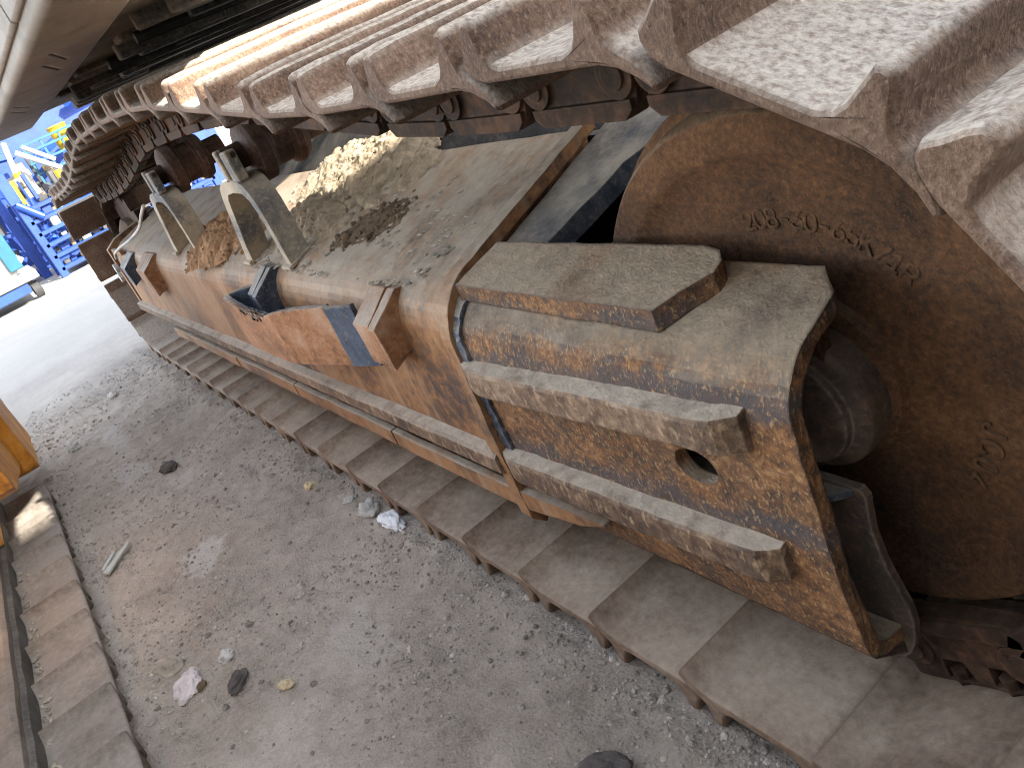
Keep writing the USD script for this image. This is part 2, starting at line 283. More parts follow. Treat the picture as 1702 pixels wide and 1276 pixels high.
CLAY = plain('red_clay_soil', (0.26, 0.155, 0.085), 0.95, 16, 0.45, 1.0, 80, spec=0.15)
GREYSOIL = plain('grey_soil', (0.27, 0.245, 0.2), 0.95, 20, 0.5, 1.0, 80, spec=0.15)
DARKSOIL = plain('dark_soil', (0.12, 0.085, 0.055), 0.95, 20, 0.5, 1.0, 80, spec=0.15)
PINKROCK = plain('pink_grey_rock', (0.47, 0.43, 0.43), 0.85, 30, 0.3, 0.9, 140, spec=0.2)
GREYROCK = plain('grey_rock', (0.4, 0.4, 0.38), 0.85, 30, 0.3, 0.7, 140, spec=0.2)
TANROCK = plain('tan_rock', (0.45, 0.37, 0.24), 0.85, 30, 0.3, 0.7, 140, spec=0.2)
DARKROCK = plain('dark_clod', (0.09, 0.08, 0.075), 0.9, 30, 0.4, 0.9, 100, spec=0.15)
PLASTIC = plain('white_plastic', (0.62, 0.65, 0.68), 0.45, 20, 0.08, 0.2, 60)
PEB = plain('gravel', (0.285, 0.26, 0.228), 0.9, 25, 0.5, 0.5, 150, spec=0.15, var=0.4)
SCRAP = plain('grey_scrap', (0.36, 0.38, 0.36), 0.7, 20, 0.2)

GROUND = usdkit.material(stage, '/World/Looks/ground', {
    'g': ('geometry', {}),
    'n1': ('noise_texture', {'scale': 1.3, 'detail': 8.0, 'roughness': 0.62}), 'n2': ('noise_texture', {'scale': 26.0, 'detail': 8.0, 'roughness': 0.72}),
    'n3': ('noise_texture', {'scale': 190.0, 'detail': 5.0, 'roughness': 0.7}), 'v': ('voronoi_texture', {'scale': 130.0, 'feature': 'f1'}),
    'a1': ('math', {'math_type': 'multiply_add', 'value2': 0.5, 'value3': -0.25}), 'a2': ('math', {'math_type': 'add'}), 'a3': ('math', {'math_type': 'multiply_add', 'value2': 0.5, 'value3': -0.25}), 'a4': ('math', {'math_type': 'add'}),
    'r': ('rgb_ramp', {'ramp': [(0.22, (0.15, 0.127, 0.102)), (0.42, (0.305, 0.268, 0.228)), (0.56, (0.38, 0.338, 0.29)), (0.72, (0.475, 0.43, 0.376))]}),
    'pale': ('attribute', {'attribute': 'pale'}), 'mx': ('mix_color', {'b': (0.46, 0.44, 0.41)}),
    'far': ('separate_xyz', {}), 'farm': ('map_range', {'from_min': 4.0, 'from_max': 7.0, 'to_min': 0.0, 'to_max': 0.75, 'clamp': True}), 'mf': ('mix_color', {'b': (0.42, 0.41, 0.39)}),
    'spk': ('map_range', {'from_min': 0.66, 'from_max': 0.74, 'to_min': 0.0, 'to_max': 0.7, 'clamp': True}), 'ms': ('mix_color', {'b': (0.5, 0.48, 0.44)}),
    'h1': ('math', {'math_type': 'multiply_add', 'value2': 0.35}), 'h2': ('math', {'math_type': 'multiply_add', 'value2': -0.25}),
    'bump': ('bump', {'strength': 0.9, 'distance': 0.012}), 'p': ('principled_bsdf', {'roughness': 0.95, 'specular_ior_level': 0.15})},
    [('g.position', x + '.vector') for x in ('n1', 'n2', 'n3', 'v', 'far')] + [
        ('n2.fac', 'a1.value1'), ('a1.value', 'a2.value1'), ('n1.fac', 'a2.value2'), ('n3.fac', 'a3.value1'), ('a3.value', 'a4.value1'), ('a2.value', 'a4.value2'), ('a4.value', 'r.fac'),
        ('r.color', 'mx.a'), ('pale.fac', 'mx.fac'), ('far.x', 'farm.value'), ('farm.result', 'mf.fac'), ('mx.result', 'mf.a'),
        ('n3.fac', 'spk.value'), ('spk.result', 'ms.fac'), ('mf.result', 'ms.a'), ('ms.result', 'p.base_color'),
        ('n3.fac', 'h1.value1'), ('n2.fac', 'h1.value3'), ('v.distance', 'h2.value1'), ('h1.value', 'h2.value3'), ('h2.value', 'bump.height'), ('bump.normal', 'p.normal')], surface='p.BSDF')

# ------------------------------------------------------------------ ground
def spread(lo, hi, a, b, step):
    core = list(np.arange(a, b + 1e-6, step)); s = step
    x = core[-1]; right = []
    while x < hi: s *= 1.22; x += s; right.append(x)
    s = step; x = core[0]; left = []
    while x > lo: s *= 1.22; x -= s; left.append(x)
    return np.array(left[::-1] + core + right)
gx, gy = spread(-60, 300, -0.2, 4.2, 0.012), spread(-150, 150, -0.05, 0.84, 0.010)
X, Y = np.meshgrid(gx, gy, indexing='ij')
P = np.stack([X, Y, np.zeros_like(X)], -1)
near = np.clip(1 - np.maximum(np.abs(Y - .4) - .6, 0) / 1.5, 0, 1) * np.clip(1 - np.maximum(X - 4, 0) / 4, 0, 1)
H = 0.010 * (meshkit.noise(P * 3.1, 1) - .5) + 0.010 * (meshkit.noise(P * 9, 2) - .5) + 0.009 * (meshkit.noise(P * 27, 3) - .5) + 0.006 * (meshkit.noise(P * 60, 4) - .5)
crumb = meshkit.noise(P * 4.0, 9)
H += 0.016 * np.clip(crumb - .5, 0, 1) * (meshkit.noise(P * 45, 5) - .3) * 2
# loose earth pushed up beside both tracks
H += 0.018 * np.exp(-((Y - 0.05) / .05) ** 2) * meshkit.noise(P * 14, 6) + 0.03 * np.exp(-((Y - 0.72) / .06) ** 2) * meshkit.noise(P * 11, 7) * (X < 2.2)
H *= near
Z = GZ + H
pale = np.zeros_like(X)
for (cx, cy, rx, ry, s) in ((1.86, .45, .11, .075, .8), (2.95, .48, .16, .075, .75), (2.55, .35, .09, .05, .6), (3.5, .45, .35, .05, .5), (1.0, .3, .14, .09, .35), (2.2, .2, .2, .1, .25)):
    wob = 0.6 * (meshkit.noise(P * 22, 11) - .5) + .8 * (meshkit.noise(P * 60, 12) - .5)
    d = np.hypot((X - cx) / rx, (Y - cy) / ry) + wob
    pale = np.maximum(pale, s * np.clip((1.1 - d) / .4, 0, 1))
nx, ny = len(gx), len(gy)
idx = np.arange(nx * ny).reshape(nx, ny)
q = np.stack([idx[:-1, :-1], idx[1:, :-1], idx[1:, 1:], idx[:-1, 1:]], -1).reshape(-1, 4)
g = usdkit.mesh(stage, '/World/ground', (np.stack([X, Y, Z], -1).reshape(-1, 3), q), GROUND, smooth=True)
UsdGeom.PrimvarsAPI(g).CreatePrimvar('pale', Sdf.ValueTypeNames.FloatArray, 'vertex').Set(Vt.FloatArray.FromNumpy(pale.ravel().astype(np.float32)))
tag(g.GetPrim(), 'grey brown dirt yard with loose gravel between two tracks', 'ground', kind='structure')

# ------------------------------------------------------------------ the workshop behind the photographer, whose shade falls on the tracks
wk = thing('workshop', 'plain grey block workshop wall behind the parked machines', 'building')
obj('wall', bx(-5.4, -5.0, -14, -2.42, GZ - .2, 4.60), WALLM, wk)
obj('lower_wall', bx(-5.4, -5.0, -2.418, 9, GZ - .2, 4.12), WALLM, wk)
obj('roof', bx(-9.0, -5.0 + .002, -14.2, -2.42, 4.602, 4.70), GREY, wk)
obj('lower_roof', bx(-9.0, -5.0 + .002, -2.418, 9.2, 4.122, 4.2), GREY, wk)

# ------------------------------------------------------------------ the excavator
ex = thing('excavator', 'rusty tracked excavator filling the right side, its track frame and front idler nearest', 'excavator')

# --- track path (inner face of the shoe plates), running back to front on top, round the idler, front to back below, round the sprocket
IC = (0.0, 0.507); IR = 0.473; SC = (4.53, 0.507); SR = 0.473
topf = PchipInterpolator([0, .16, .31, .5, .74, .91, 1.25, 1.59, 1.9, 2.25, 2.65, 2.95, 3.2, 3.6, 4.0, 4.27, 4.53], [.98, .984, .99, .998, 1.017, 1.04, 1.088, 1.128, 1.142, 1.147, 1.145, 1.118, 1.08, 1.028, 1.0, .99, .98])
poly = [(x, float(topf(x))) for x in np.linspace(4.53, 0, 400)]
poly += [(IC[0] + IR * math.cos(a), IC[1] + IR * math.sin(a)) for a in np.linspace(math.pi / 2, 1.5 * math.pi, 160)[1:]]
poly += [(x, 0.034) for x in np.linspace(0, 4.53, 300)[1:]]
poly += [(SC[0] + SR * math.cos(a), SC[1] + SR * math.sin(a)) for a in np.linspace(-math.pi / 2, math.pi / 2, 160)[1:]]
poly = np.array(poly); seg = np.r_[0, np.cumsum(np.hypot(*np.diff(poly, axis=0).T))]; TOTAL = seg[-1]
def at(u): u = u % TOTAL; return np.array([np.interp(u, seg, poly[:, 0]), np.interp(u, seg, poly[:, 1])])
ix = np.argsort(poly[:400, 0]); u_top = lambda x: np.interp(x, poly[:400, 0][ix], seg[:400][ix])
u_front0 = seg[399]; u_bot0 = u_front0 + math.pi * IR
tips = [u_top(x) for x in (4.52, 4.29, 4.07, 3.85, 3.63, 3.41, 3.19, 2.97, 2.75, 2.53, 2.31, 2.09, 1.865, 1.64, 1.415, 1.193, .98, .751, .525, .32, .097)]
tips += [u_front0 + .127, u_front0 + .369] + [u_front0 + .369 + k * (u_bot0 - .02 - u_front0 - .369) / 5 for k in (1, 2, 3, 4)]
tips += [u_bot0 - .02] + [u_bot0 + .2286 * k for k in range(1, 20)]
tips += [tips[-1] + k * (TOTAL + tips[0] - tips[-1]) / 6 for k in range(1, 6)]
tips = np.array(tips)

SHOE_PROF = [(-.014, .022), (-.011, .013), (.000, .004), (.018, .0), (.185, .0), (.205, -.004), (.226, -.014), (.2425, -.026), (.2485, -.020), (.240, -.006), (.228, .005), (.214, .013), (.204, .020),
             (.2000, .030), (.1975, .054), (.1935, .063), (.185, .067), (.1775, .064), (.172, .048), (.1645, .028), (.157, .0195), (.145, .016), (.048, .016), (.037, .0195), (.031, .030), (.0265, .054), (.022, .063), (.014, .067), (.005, .064), (-.001, .054), (-.007, .036)]
SHOE_W = 0.60

def shoe_frame(u):
    a, b = at(u - .243), at(u - .043); t = (b - a) / np.linalg.norm(b - a); n = np.array([t[1], -t[0]])   # outward
    c = np.array([2.2, .55]); 
    if np.dot(n, (a + b) / 2 - c) < 0: n = -n
    mid = (a + b) / 2
    bow = np.dot(at(u - .143) - mid, n)
    return a + n * max(bow, 0) * .6, t, n

PR = np.array(SHOE_PROF)
_e1, _e2 = PR - np.roll(PR, 1, 0), np.roll(PR, -1, 0) - PR
_n = lambda e: np.stack([e[:, 1], -e[:, 0]], 1) / np.linalg.norm(e, axis=1)[:, None]
PN = _n(_e1) + _n(_e2); PN /= np.linalg.norm(PN, axis=1)[:, None]
_, PF = trimesh.creation.triangulate_polygon(Polygon(PR), engine='earcut')
def shoe_loft(o, t, n, y0, y1, seed):
    """one shoe: its profile run across the track, ends eased, grousers worn unevenly"""
    r_ = np.random.default_rng(seed); L = 10; rings = []
    ys = [y0, y0 - .0025, y0 - .008] + list(np.linspace(y0 - .05, y1 + .05, L)) + [y1 + .008, y1]
    ph = r_.uniform(0, 6, 4); gw = r_.uniform(.0, .005, 2)
    for k, y in enumerate(ys):
        ins = .005 if k in (0, len(ys) - 1) else (.0017 if k == 1 else 0.0)
        p = PR - PN * ins
        d = min(abs(y - y0), abs(y - y1))
        for side, c in ((0, .013), (1, .183)):
            sel = (p[:, 1] > .03) & (abs(p[:, 0] - c) < .04)
            wear = gw[side] + .0012 * math.sin(y * 17 + ph[side]) + .0007 * math.sin(y * 47 + ph[side + 2]) + .004 * math.exp(-d / .015)
            p[sel, 1] = .03 + (p[sel, 1] - .03) * (1 - wear / .036 * .8)
        rings.append(np.c_[o[0] + p[:, 0] * t[0] + p[:, 1] * n[0], np.full(len(p), y), o[1] + p[:, 0] * t[1] + p[:, 1] * n[1]])
    m = len(PR); v = np.vstack(rings); f = []
    for k in range(len(ys) - 1):
        for i in range(m):
            j = (i + 1) % m; f += [[k * m + i, k * m + j, (k + 1) * m + j], [k * m + i, (k + 1) * m + j, (k + 1) * m + i]]
    f += PF.tolist() + (PF[:, ::-1] + (len(ys) - 1) * m).tolist()
    me = trimesh.Trimesh(v, f, process=False); me.fix_normals(); return me
def shoe_mesh(u, y0, y1, seed):
    o, t, n = shoe_frame(u)
    return shoe_loft(o, t, n, y0, y1, seed)

def link_side(u, y0, y1):
    o, t, n = shoe_frame(u)
    h = Polygon([(.008, -.006), (.006, -.085), (.012, -.105), (.028, -.117), (.190, -.117), (.206, -.105), (.214, -.085), (.214, -.006)])
    for (a, b) in ((.052, .092), (.124, .160)):
        h = h.difference(Polygon([(a, -.012), (b, -.012), (b - .004, -.04), (a + .004, -.04)]).buffer(.003))
    q = lambda P_: np.outer(np.array(P_)[:, 0], t) + np.outer(np.array(P_)[:, 1], n) + o
    poly_ = Polygon(q(h.exterior.coords), [q(i.coords) for i in h.interiors])
    m = [ext(poly_, 'xz', y0, y1)]
    out = max(y0, y1)
    for s in (.03, .19):
        c = o + t * s - n * .062
        m.append(cyl((c[0], out - .01, c[1]), (c[0], out + .007, c[1]), .030, 20))
        m.append(cyl((c[0], out - .01, c[1]), (c[0], out + .011, c[1]), .018, 14))
    # rail strip
    a = Polygon(q([(.013, -.092), (.207, -.092), (.206, -.104), (.19, -.1165), (.028, -.1165), (.013, -.104)]))
    m.append(ext(a, 'xz', out - .02, out + .008))
    return cat_(*m)

for k, u in enumerate(tips):
    low = u_bot0 - .3 < u < u_bot0 + 4.6
    s = obj('track_shoe', shoe_mesh(u, 0, -SHOE_W, k), SHOE_LOW if low else SHOE_TOP, ex)
    o, t, n = shoe_frame(u)
    l = obj('track_link', link_side(u, -.205, -.235), LINK, ex)
    obj('track_link', link_side(u, -.40, -.37), LINK, ex)
    c = o + t * .026 - n * .062
    obj('track_pin', cyl((c[0], -.236, c[1]), (c[0], -.364, c[1]), .03, 14), LINK, ex)
    for s_ in (.077, .149):
        c = o + t * s_ - n * .001
        for yb in (-.205 - .012,):
            p0 = np.array([c[0], yb, c[1]]); p1 = p0 - np.array([n[0], 0, n[1]]) * .022
            obj('bolt', cyl(p0, p1, .014, 6), LINK, l, smooth=False)

# --- front idler
FY = -0.225
ICX, ICZ = .018, .504
idl = obj('idler', lathe_y([(0.0, FY - .002), (.11, FY - .002), (.118, FY - .004), (.125, FY - .014), (.14, FY - .02), (.20, FY - .019), (.262, FY - .014), (.283, FY - .010), (.295, FY - .003), (.302, FY), (.333, FY), (.342, FY - .004), (.349, FY - .014), (.353, -.26), (.353, -.272), (.37, -.28), (.37, -.338), (.353, -.346), (.353, -.40), (0, -.402)], ICX, ICZ, 128), IDLER, ex, smooth=28)
chars = '208-30-65K71R'
lets = []
a0, a1, rr = math.radians(79), math.radians(136), .213
for i, ch in enumerate(chars):
    t = meshkit.text_mesh(ch, .025, .0017, bold=True)
    v = t.vertices.copy(); v[:, 0] -= (t.bounds[0][0] + t.bounds[1][0]) / 2; v[:, 1] -= .013 if ch != '-' else 0.0
    if ch == '-': v[:, 1] -= 0.013
    a = a0 + (a1 - a0) * i / (len(chars) - 1)
    er, et = np.array([math.cos(a), 0, math.sin(a)]), np.array([-math.sin(a), 0, math.cos(a)])
    w = np.array([ICX, FY - .0185, ICZ]) + er * (rr + v[:, 1:2]) + et * v[:, 0:1] + np.array([0, 1.0, 0]) * v[:, 2:3]
    lets.append(trimesh.Trimesh(w, t.faces, process=False))
obj('cast_number', cat_(*lets), IDLER, idl, smooth=False)
lets = []
a0 = math.radians(190)
for i, ch in enumerate('JC04'):
    t = meshkit.text_mesh(ch, .026, .004, bold=True); v = t.vertices.copy(); v[:, 0] -= (t.bounds[0][0] + t.bounds[1][0]) / 2; v[:, 1] -= .013
    a = a0 + i * .13
    er, et = np.array([math.cos(a), 0, math.sin(a)]), np.array([-math.sin(a), 0, math.cos(a)])
    w = np.array([ICX, FY - .0185, ICZ]) + er * (.215 + v[:, 1:2]) + et * v[:, 0:1] + np.array([0, 1.0, 0]) * v[:, 2:3]
    lets.append(trimesh.Trimesh(w, t.faces, process=False))
obj('cast_mark', cat_(*lets), IDLER, idl, smooth=False)
hub = obj('idler_bearing', cat_(lathe_y([(0, -.166), (.068, -.166), (.075, -.170), (.077, -.180), (.086, -.183), (.094, -.189), (.097, -.194), (.097, FY - .012), (0, FY - .012)], .008, .495, 64), bx(.02, .30, -.2, -.166, .41, .575)), HUB, ex)
obj('bearing_plate', ext(Polygon([(-.032, .61), (-.046, .59), (-.05, .53), (.0, .40), (.3, .40), (.3, .60), (.0, .615)]), 'xz', -.205, -.185), IDLER, ex)

# --- main frame
def yz_sweep(pts, x0, x1, sub=None):
    return ext(pts, 'yz', x0, x1)
def arc(cx, cy, r, a0, a1, n=8):
    return [(cx + r * math.cos(math.radians(a)), cy + r * math.sin(math.radians(a))) for a in np.linspace(a0, a1, n)]
SL = 0.311; KF = 0.542      # slope of the top, z = KF - SL*y
def ztop(y, k=KF): return k - SL * y
def section(off, zb, yin=-.62):
    """outer skin of the frame, from the bottom of the side up and over to the crest; off moves it outwards"""
    y0 = -.136 + off
    yc = -.146 + off
    top = [(y0, zb), (y0 - .001, .33), (yc, .50)]
    # rounded corner between side and slope
    n = 9; p0 = np.array([yc, .50]); p2 = np.array([yc - .085, ztop(yc - .085, KF + off)]); p1 = np.array([yc - .006, ztop(yc - .006, KF + off) - .004])
    for t in np.linspace(0, 1, n)[1:]:
        q_ = (1 - t) ** 2 * p0 + 2 * t * (1 - t) * p1 + t * t * p2; top.append(tuple(q_))
    top += [(yin, ztop(yin, KF + off))]
    return top
sec = section(0, .235)
frame_mesh = rough(ext(sec + [(-.62, .16), (-.2, .16), (-.2, .2)], 'yz', .80, 4.95), .09, .004, 6, 3)
fr = fobj('track_frame', frame_mesh, FRAME, ex, smooth=40)
fl_pts = [(-.14, .25), (-.112, .247), (-.105, .240), (-.105, .203), (-.112, .198), (-.2, .198), (-.2, .25)]
fobj('frame_flange', rough(ext(fl_pts, 'yz', .785, 4.98), .05, .003, 12, 5), BAR, ex)
fobj('frame_keel', bx(.8, 4.9, -.5, -.17, .17, .2), DARK, ex)
# guard pieces below the flange
gx0 = [.80, 1.40, 2.21, 2.95, 3.6, 4.2]
for a, b in zip(gx0[:-1], gx0[1:]):
    fobj('track_guard', rough(ext([(-.115, .148 + .004 * ((a * 7) % 1)), (-.12, .153), (-.135, .153), (-.135, .10), (-.118, .10), (-.115, .104)], 'yz', a + .004, b - .004), .06, .004, 8, int(a * 10)), FRAME, ex)
obj('track_guard', fr_(rough(ext(Polygon([(.798, .153), (.798, .10), (.56, .140), (.48, .168), (.5, .172)]), 'xz', -.135, -.115), .04, .003, 8, 2)), FRAME, ex)
for x in np.arange(.75, 4.3, .44):
    fobj('track_roller', lathe_y([(0, -.16), (.05, -.16), (.085, -.17), (.09, -.2), (.075, -.21), (.075, -.39), (.09, -.4), (.09, -.44), (0, -.44)], x, .245, 24), DARK, ex)
# collar weld strip where the idler yoke joins
from shapely.geometry import LineString
collar = ext(LineString([(-.152, .062)] + section(.010, .09, -.62)).buffer(.013, cap_style=2, join_style=1), 'yz', .762, .803)
fobj('collar', rough(collar, .03, .003, 25, 8), FRAME, ex, smooth=40)

# --- idler yoke
KY = 0.528
def ysec(off, yin):
    y0 = -.136 + off
    p = [(-.26, .066 - off * .9), (-.215, .068 - off * .9), (-.188, .076 - off * .8), (-.166, .098 - off * .4), (-.150 + off * .7, .14), (-.141 + off, .19), (y0, .26), (y0, .42), (y0 - .001, .50)]
    p0 = np.array([y0 - .001, .50]); p1 = np.array([y0 - .004, ztop(y0 - .004, KY + off) - .004]); p2 = np.array([y0 - .075, ztop(y0 - .075, KY + off)])
    for t in np.linspace(0, 1, 9)[1:]: p.append(tuple((1 - t) ** 2 * p0 + 2 * t * (1 - t) * p1 + t * t * p2))
    p.append((yin, ztop(yin, KY + off)))
    return p
TH = .024
from shapely.geometry import LineString
yoke = ext(LineString(ysec(-TH / 2, -.305)).buffer(TH / 2, cap_style=2, join_style=1), 'yz', -.020, .764)
# hole in the side, chopped top corner
hole = trimesh.creation.cylinder(radius=1, height=.2, sections=40); hole.apply_transform(trimesh.transformations.rotation_matrix(math.pi / 2, [1, 0, 0]))
hole.apply_scale([.043, 1, .030]); hole.apply_translation((.182, -.14, .383))
yoke = diff(yoke, hole)
cut = ext([(-.2, -.4), (-.2, -.262), (-.021, -.262), (.03, -.315), (.06, -.4)], 'xy', .45, .9)
yoke = diff(yoke, cut)
yk = fobj('idler_yoke', rough(yoke, .022, .0045, 18, 21), YOKE, ex, smooth=45)
web = [(.764, -.298), (.640, -.298), (.630, -.322), (.591, -.522), (.545, -.605), (.49, -.68), (.764, -.68)]
wv = ext(web, 'xy', -.012, .03); v = wv.vertices.copy(); v[:, 2] += KY - .03 - SL * v[:, 1]; wv.vertices = v
fobj('web_plate', rough(wv, .05, .003, 15, 4), PAINT, yk)
fobj('bulkhead', bx(.62, .66, -.62, -.165, .2, .545), DARK, yk)
fobj('inner_arm', bx(-.04, 1.3, -.66, -.63, -.06, .715), DARK, yk)
fobj('front_plate', ext([(-.18, .1), (-.18, .555), (-.615, .69), (-.615, .1)], 'yz', .772, .797), DARK, yk)
wp = Polygon([(.752, -.178), (.735, -.288), (.20, -.292), (.165, -.285), (.148, -.268), (.147, -.248), (.206, -.174)])
wm = ext(wp, 'xy', 0, .034); v = wm.vertices.copy(); v[:, 2] += KY - .002 - SL * v[:, 1]; wm.vertices = v
fobj('wear_plate', rough(wm, .03, .003, 22, 6), YOKE, yk)
fobj('weld_bead', rough(ext(LineString(ysec(.001, -.30)[4:]).buffer(.006, cap_style=2, join_style=1), 'yz', .738, .764), .010, .006, 60, 77), PAINT, yk, smooth=50)
def bar(x0, z0, x1, z1, h, d, seed):
    m = []
    L = 24; v = []; f = []
    for i in range(L + 1):
        s = i / L; x = x0 + (x1 - x0) * s; z = z0 + (z1 - z0) * s
        ta = min(1, .45 + s * 8) * min(1, .35 + (1 - s) * 14)
        dd = d * ta
        for (y, zz_) in ((-.142, z + .004), (-.136 + dd * .9, z), (-.136 + dd, z - .006), (-.136 + dd, z - h + .006), (-.136 + dd * .9, z - h), (-.142, z - h)):
            v.append((x, y, zz_))
    for i in range(L):
        for k in range(6):
            a, b = i * 6 + k, i * 6 + (k + 1) % 6; f += [[a, b, b + 6], [a, b + 6, a + 6]]
    for base, order in ((0, 1), (L * 6, -1)):
        for k in range(1, 5): f.append([base, base + k, base + k + 1][::order])
    t = trimesh.Trimesh(v, f, process=True); t.fix_normals()
    return rough(t, .016, .0032, 26, seed)
fobj('stiffener_bar', bar(.765, .470, .052, .508, .056, .036, 31), BAR, yk, smooth=40)
fobj('stiffener_bar', bar(.772, .258, .052, .290, .058, .036, 32), BAR, yk, smooth=40)
# inner lower box of the yoke
IPX = [(.55, .415), (-.03, .416), (-.078, .415), (-.085, .405), (-.083, .385), (-.080, .348), (-.085, .305), (-.094, .27), (-.103, .24), (-.105, .21), (-.101, .175), (-.090, .148), (-.075, .133), (-.04, .126), (.55, .126)]
obj('inner_plate', rough(ext(Polygon(IPX), 'xz', -.163, -.151), .03, .0012, 18, 9), HUB, yk, smooth=40)
obj('inner_shelf', ext(Polygon([(-.070, -.150), (-.02, -.098), (.45, -.098), (.45, -.150)]), 'xy', .403, .414), PAINT, yk)
obj('inner_floor', ext(Polygon([(-.085, -.150), (-.06, -.12), (.45, -.12), (.45, -.150)]), 'xy', .150, .168), LINK, yk)
obj('back_wall', bx(.06, .08, -.15, -.096, .21, .39), DARK, yk)
# weld bead along the cut edge
# --- carrier rollers and their brackets
def bracket(x0, shift):
    dx = x0
    o = Polygon([(1.733, .60), (1.736, .70), (1.744, .785), (1.758, .825), (1.785, .856), (1.83, .873), (1.91, .877), (1.985, .871), (2.03, .855), (2.065, .815), (2.135, .69), (2.19, .60)])
    i = Polygon([(1.768, .55), (1.771, .70), (1.779, .77), (1.796, .81), (1.83, .833), (1.91, .838), (1.975, .833), (2.005, .815), (2.035, .765), (2.098, .66), (2.14, .55)])
    p = o.difference(i)
    m = ext(p, 'xz', -.262, -.19)
    v = m.vertices.copy(); v[:, 0] += dx
    low = v[:, 2] < .64
    v[low, 2] = ztop(v[low, 1]) - .004
    m.vertices = v
    b = fobj('roller_bracket', m, BRACKET, ex, smooth=35)
    fobj('clamp', cat_(rbx(1.875 + dx, 1.908 + dx, -.222, -.19, .868, .962, .004), rbx(1.785 + dx, 1.842 + dx, -.222, -.19, .866, .955, .004)), BRACKET, b)
    fobj('clamp_bolt', cat_(cyl((1.77 + dx, -.206, .94), (1.925 + dx, -.206, .94), .009, 8)), LINK, b)
    for xa in (1.725, 2.125):
        fp = ext(Polygon([(xa + dx, -.295), (xa + .075 + dx, -.295), (xa + .075 + dx, -.178), (xa + dx, -.178)]), 'xy', 0, .010)
        v = fp.vertices.copy(); v[:, 2] += ztop(v[:, 1]) - .001; fp.vertices = v
        fobj('foot_plate', fp, BRACKET, b)
    r = fobj('carrier_roller', lathe_y([(0, -.262), (.05, -.262), (.075, -.268), (.092, -.278), (.098, -.29), (.098, -.318), (.082, -.326), (.075, -.335), (.075, -.39), (.09, -.40), (.095, -.42), (.085, -.44), (.05, -.445), (.05, -.52), (.0, -.52)], 1.87 + dx, .925, 40), ROLLER, ex)
    fobj('shaft', cyl((1.87 + dx, -.2, .925), (1.87 + dx, -.28, .925), .038, 20), LINK, r)
bracket(0, 0); bracket(1.12, 0)

# --- step on the side of the frame
def strip(line, th, z0, z1, dip=None):
    from shapely.geometry import LineString
    p = LineString(line).buffer(th / 2, cap_style=2, join_style=1)
    return ext(p, 'xy', z0, z1)
def step_strip(line, th, seed):
    t = strip(line, th, .395, .565)
    v, f = trimesh.remesh.subdivide_to_size(t.vertices, t.faces, .025); t = trimesh.Trimesh(v, f, process=True)
    vv = t.vertices.copy(); top = vv[:, 2] > .55
    vv[top, 2] -= .035 * np.exp(-((vv[top, 0] - 1.76) / .15) ** 2) + .005 * meshkit.noise(vv[top] * 50, 3)
    t.vertices = vv; return rough(t, .03, .003, 16, seed)
sl_ = [(1.98, -.17), (2.05, -.09), (2.08, -.055), (2.06, -.04), (1.99, -.034), (1.66, -.030), (1.60, -.034), (1.50, -.055), (1.322, -.0952)]
st = fobj('step', step_strip(sl_, .011, 13), STEP, ex, smooth=40)
_off = [LineString(sl_).parallel_offset(.0105, sd, join_style=1) for sd in ('left', 'right')]
_off = min(_off, key=lambda l_: l_.distance(Point(1.7, -.15)))
fobj('step_lining', step_strip([c_[:2] for c_ in _off.coords], .008, 13), BLUESTEEL, st, smooth=40)
fobj('step_return', step_strip([(1.32, -.0957), (1.28, -.105), (1.21, -.125)], .014, 14), BLUESTEEL, st, smooth=40)
def sblock(xa, xb, z0, z1):
    m = []
    for (a, b, yo_) in ((xa, xa + .035, -.088), (xa + .05, xb, -.095)):
        m.append(ext(Polygon([(-.16, z0 + .03), (yo_, z0), (yo_ + .004, z1 - .05), (-.17, z1 + .006), (-.2, z1)]), 'yz', a, b))
    return cat_(*m)
fobj('step_block', rough(sblock(1.03, 1.16, .43, .585), .03, .003, 20, 14), STEP, ex, smooth=40)
fobj('step_block', rough(sblock(1.88, 1.98, .45, .60), .03, .003, 20, 15), PAINT, ex, smooth=40)
# second, farther step with its blocks
fobj('step_block', rough(sblock(3.75, 4.0, .40, .585), .04, .003, 20, 16), STEP, ex)
fobj('step_block', rough(sblock(4.35, 4.55, .42, .575), .04, .003, 20, 17), PAINT, ex)
fobj('step_bolt', cat_(cyl((4.62, -.09, .52), (4.62, -.07, .52), .03, 6), cyl((4.66, -.09, .46), (4.66, -.07, .46), .03, 6)), BRIGHT, ex, smooth=False)
# frame rear end: final drive guard and sprocket
fobj('drive_guard', cat_(ext([(-.13, .16), (-.13, .60), (-.2, .64), (-.5, .70), (-.5, .16)], 'yz', 4.955, 5.02), bx(4.6, 4.9, -.16, -.14, .57, .60)), FRAME, ex)
spr = [(SC[0] + (.34 if k % 2 else .395) * math.cos(a), SC[1] + (.34 if k % 2 else .395) * math.sin(a)) for k, a in enumerate(np.linspace(0, 2 * np.pi, 42, endpoint=False))]
obj('sprocket', cat_(ext(spr, 'xz', -.27, -.33), lathe_y([(0, -.2), (.2, -.2), (.24, -.23), (.24, -.4), (0, -.4)], SC[0], SC[1], 40)), ROLLER, ex)
# a loose wire hanging at the rear bracket
wire = np.array([(2.82, -.1, .862), (3.0, -.1, .82), (3.2, -.1, .77), (3.7, -.1, .70), (4.2, -.1, .645), (4.5, -.1, .60), (4.55, -.1, .572)])
tt = np.linspace(0, 1, len(wire)); ts = np.linspace(0, 1, 28)
wire = np.stack([PchipInterpolator(tt, wire[:, k])(ts) for k in range(3)], 1)
fobj('wire', tube(wire, .007, 6), BRIGHT, ex)

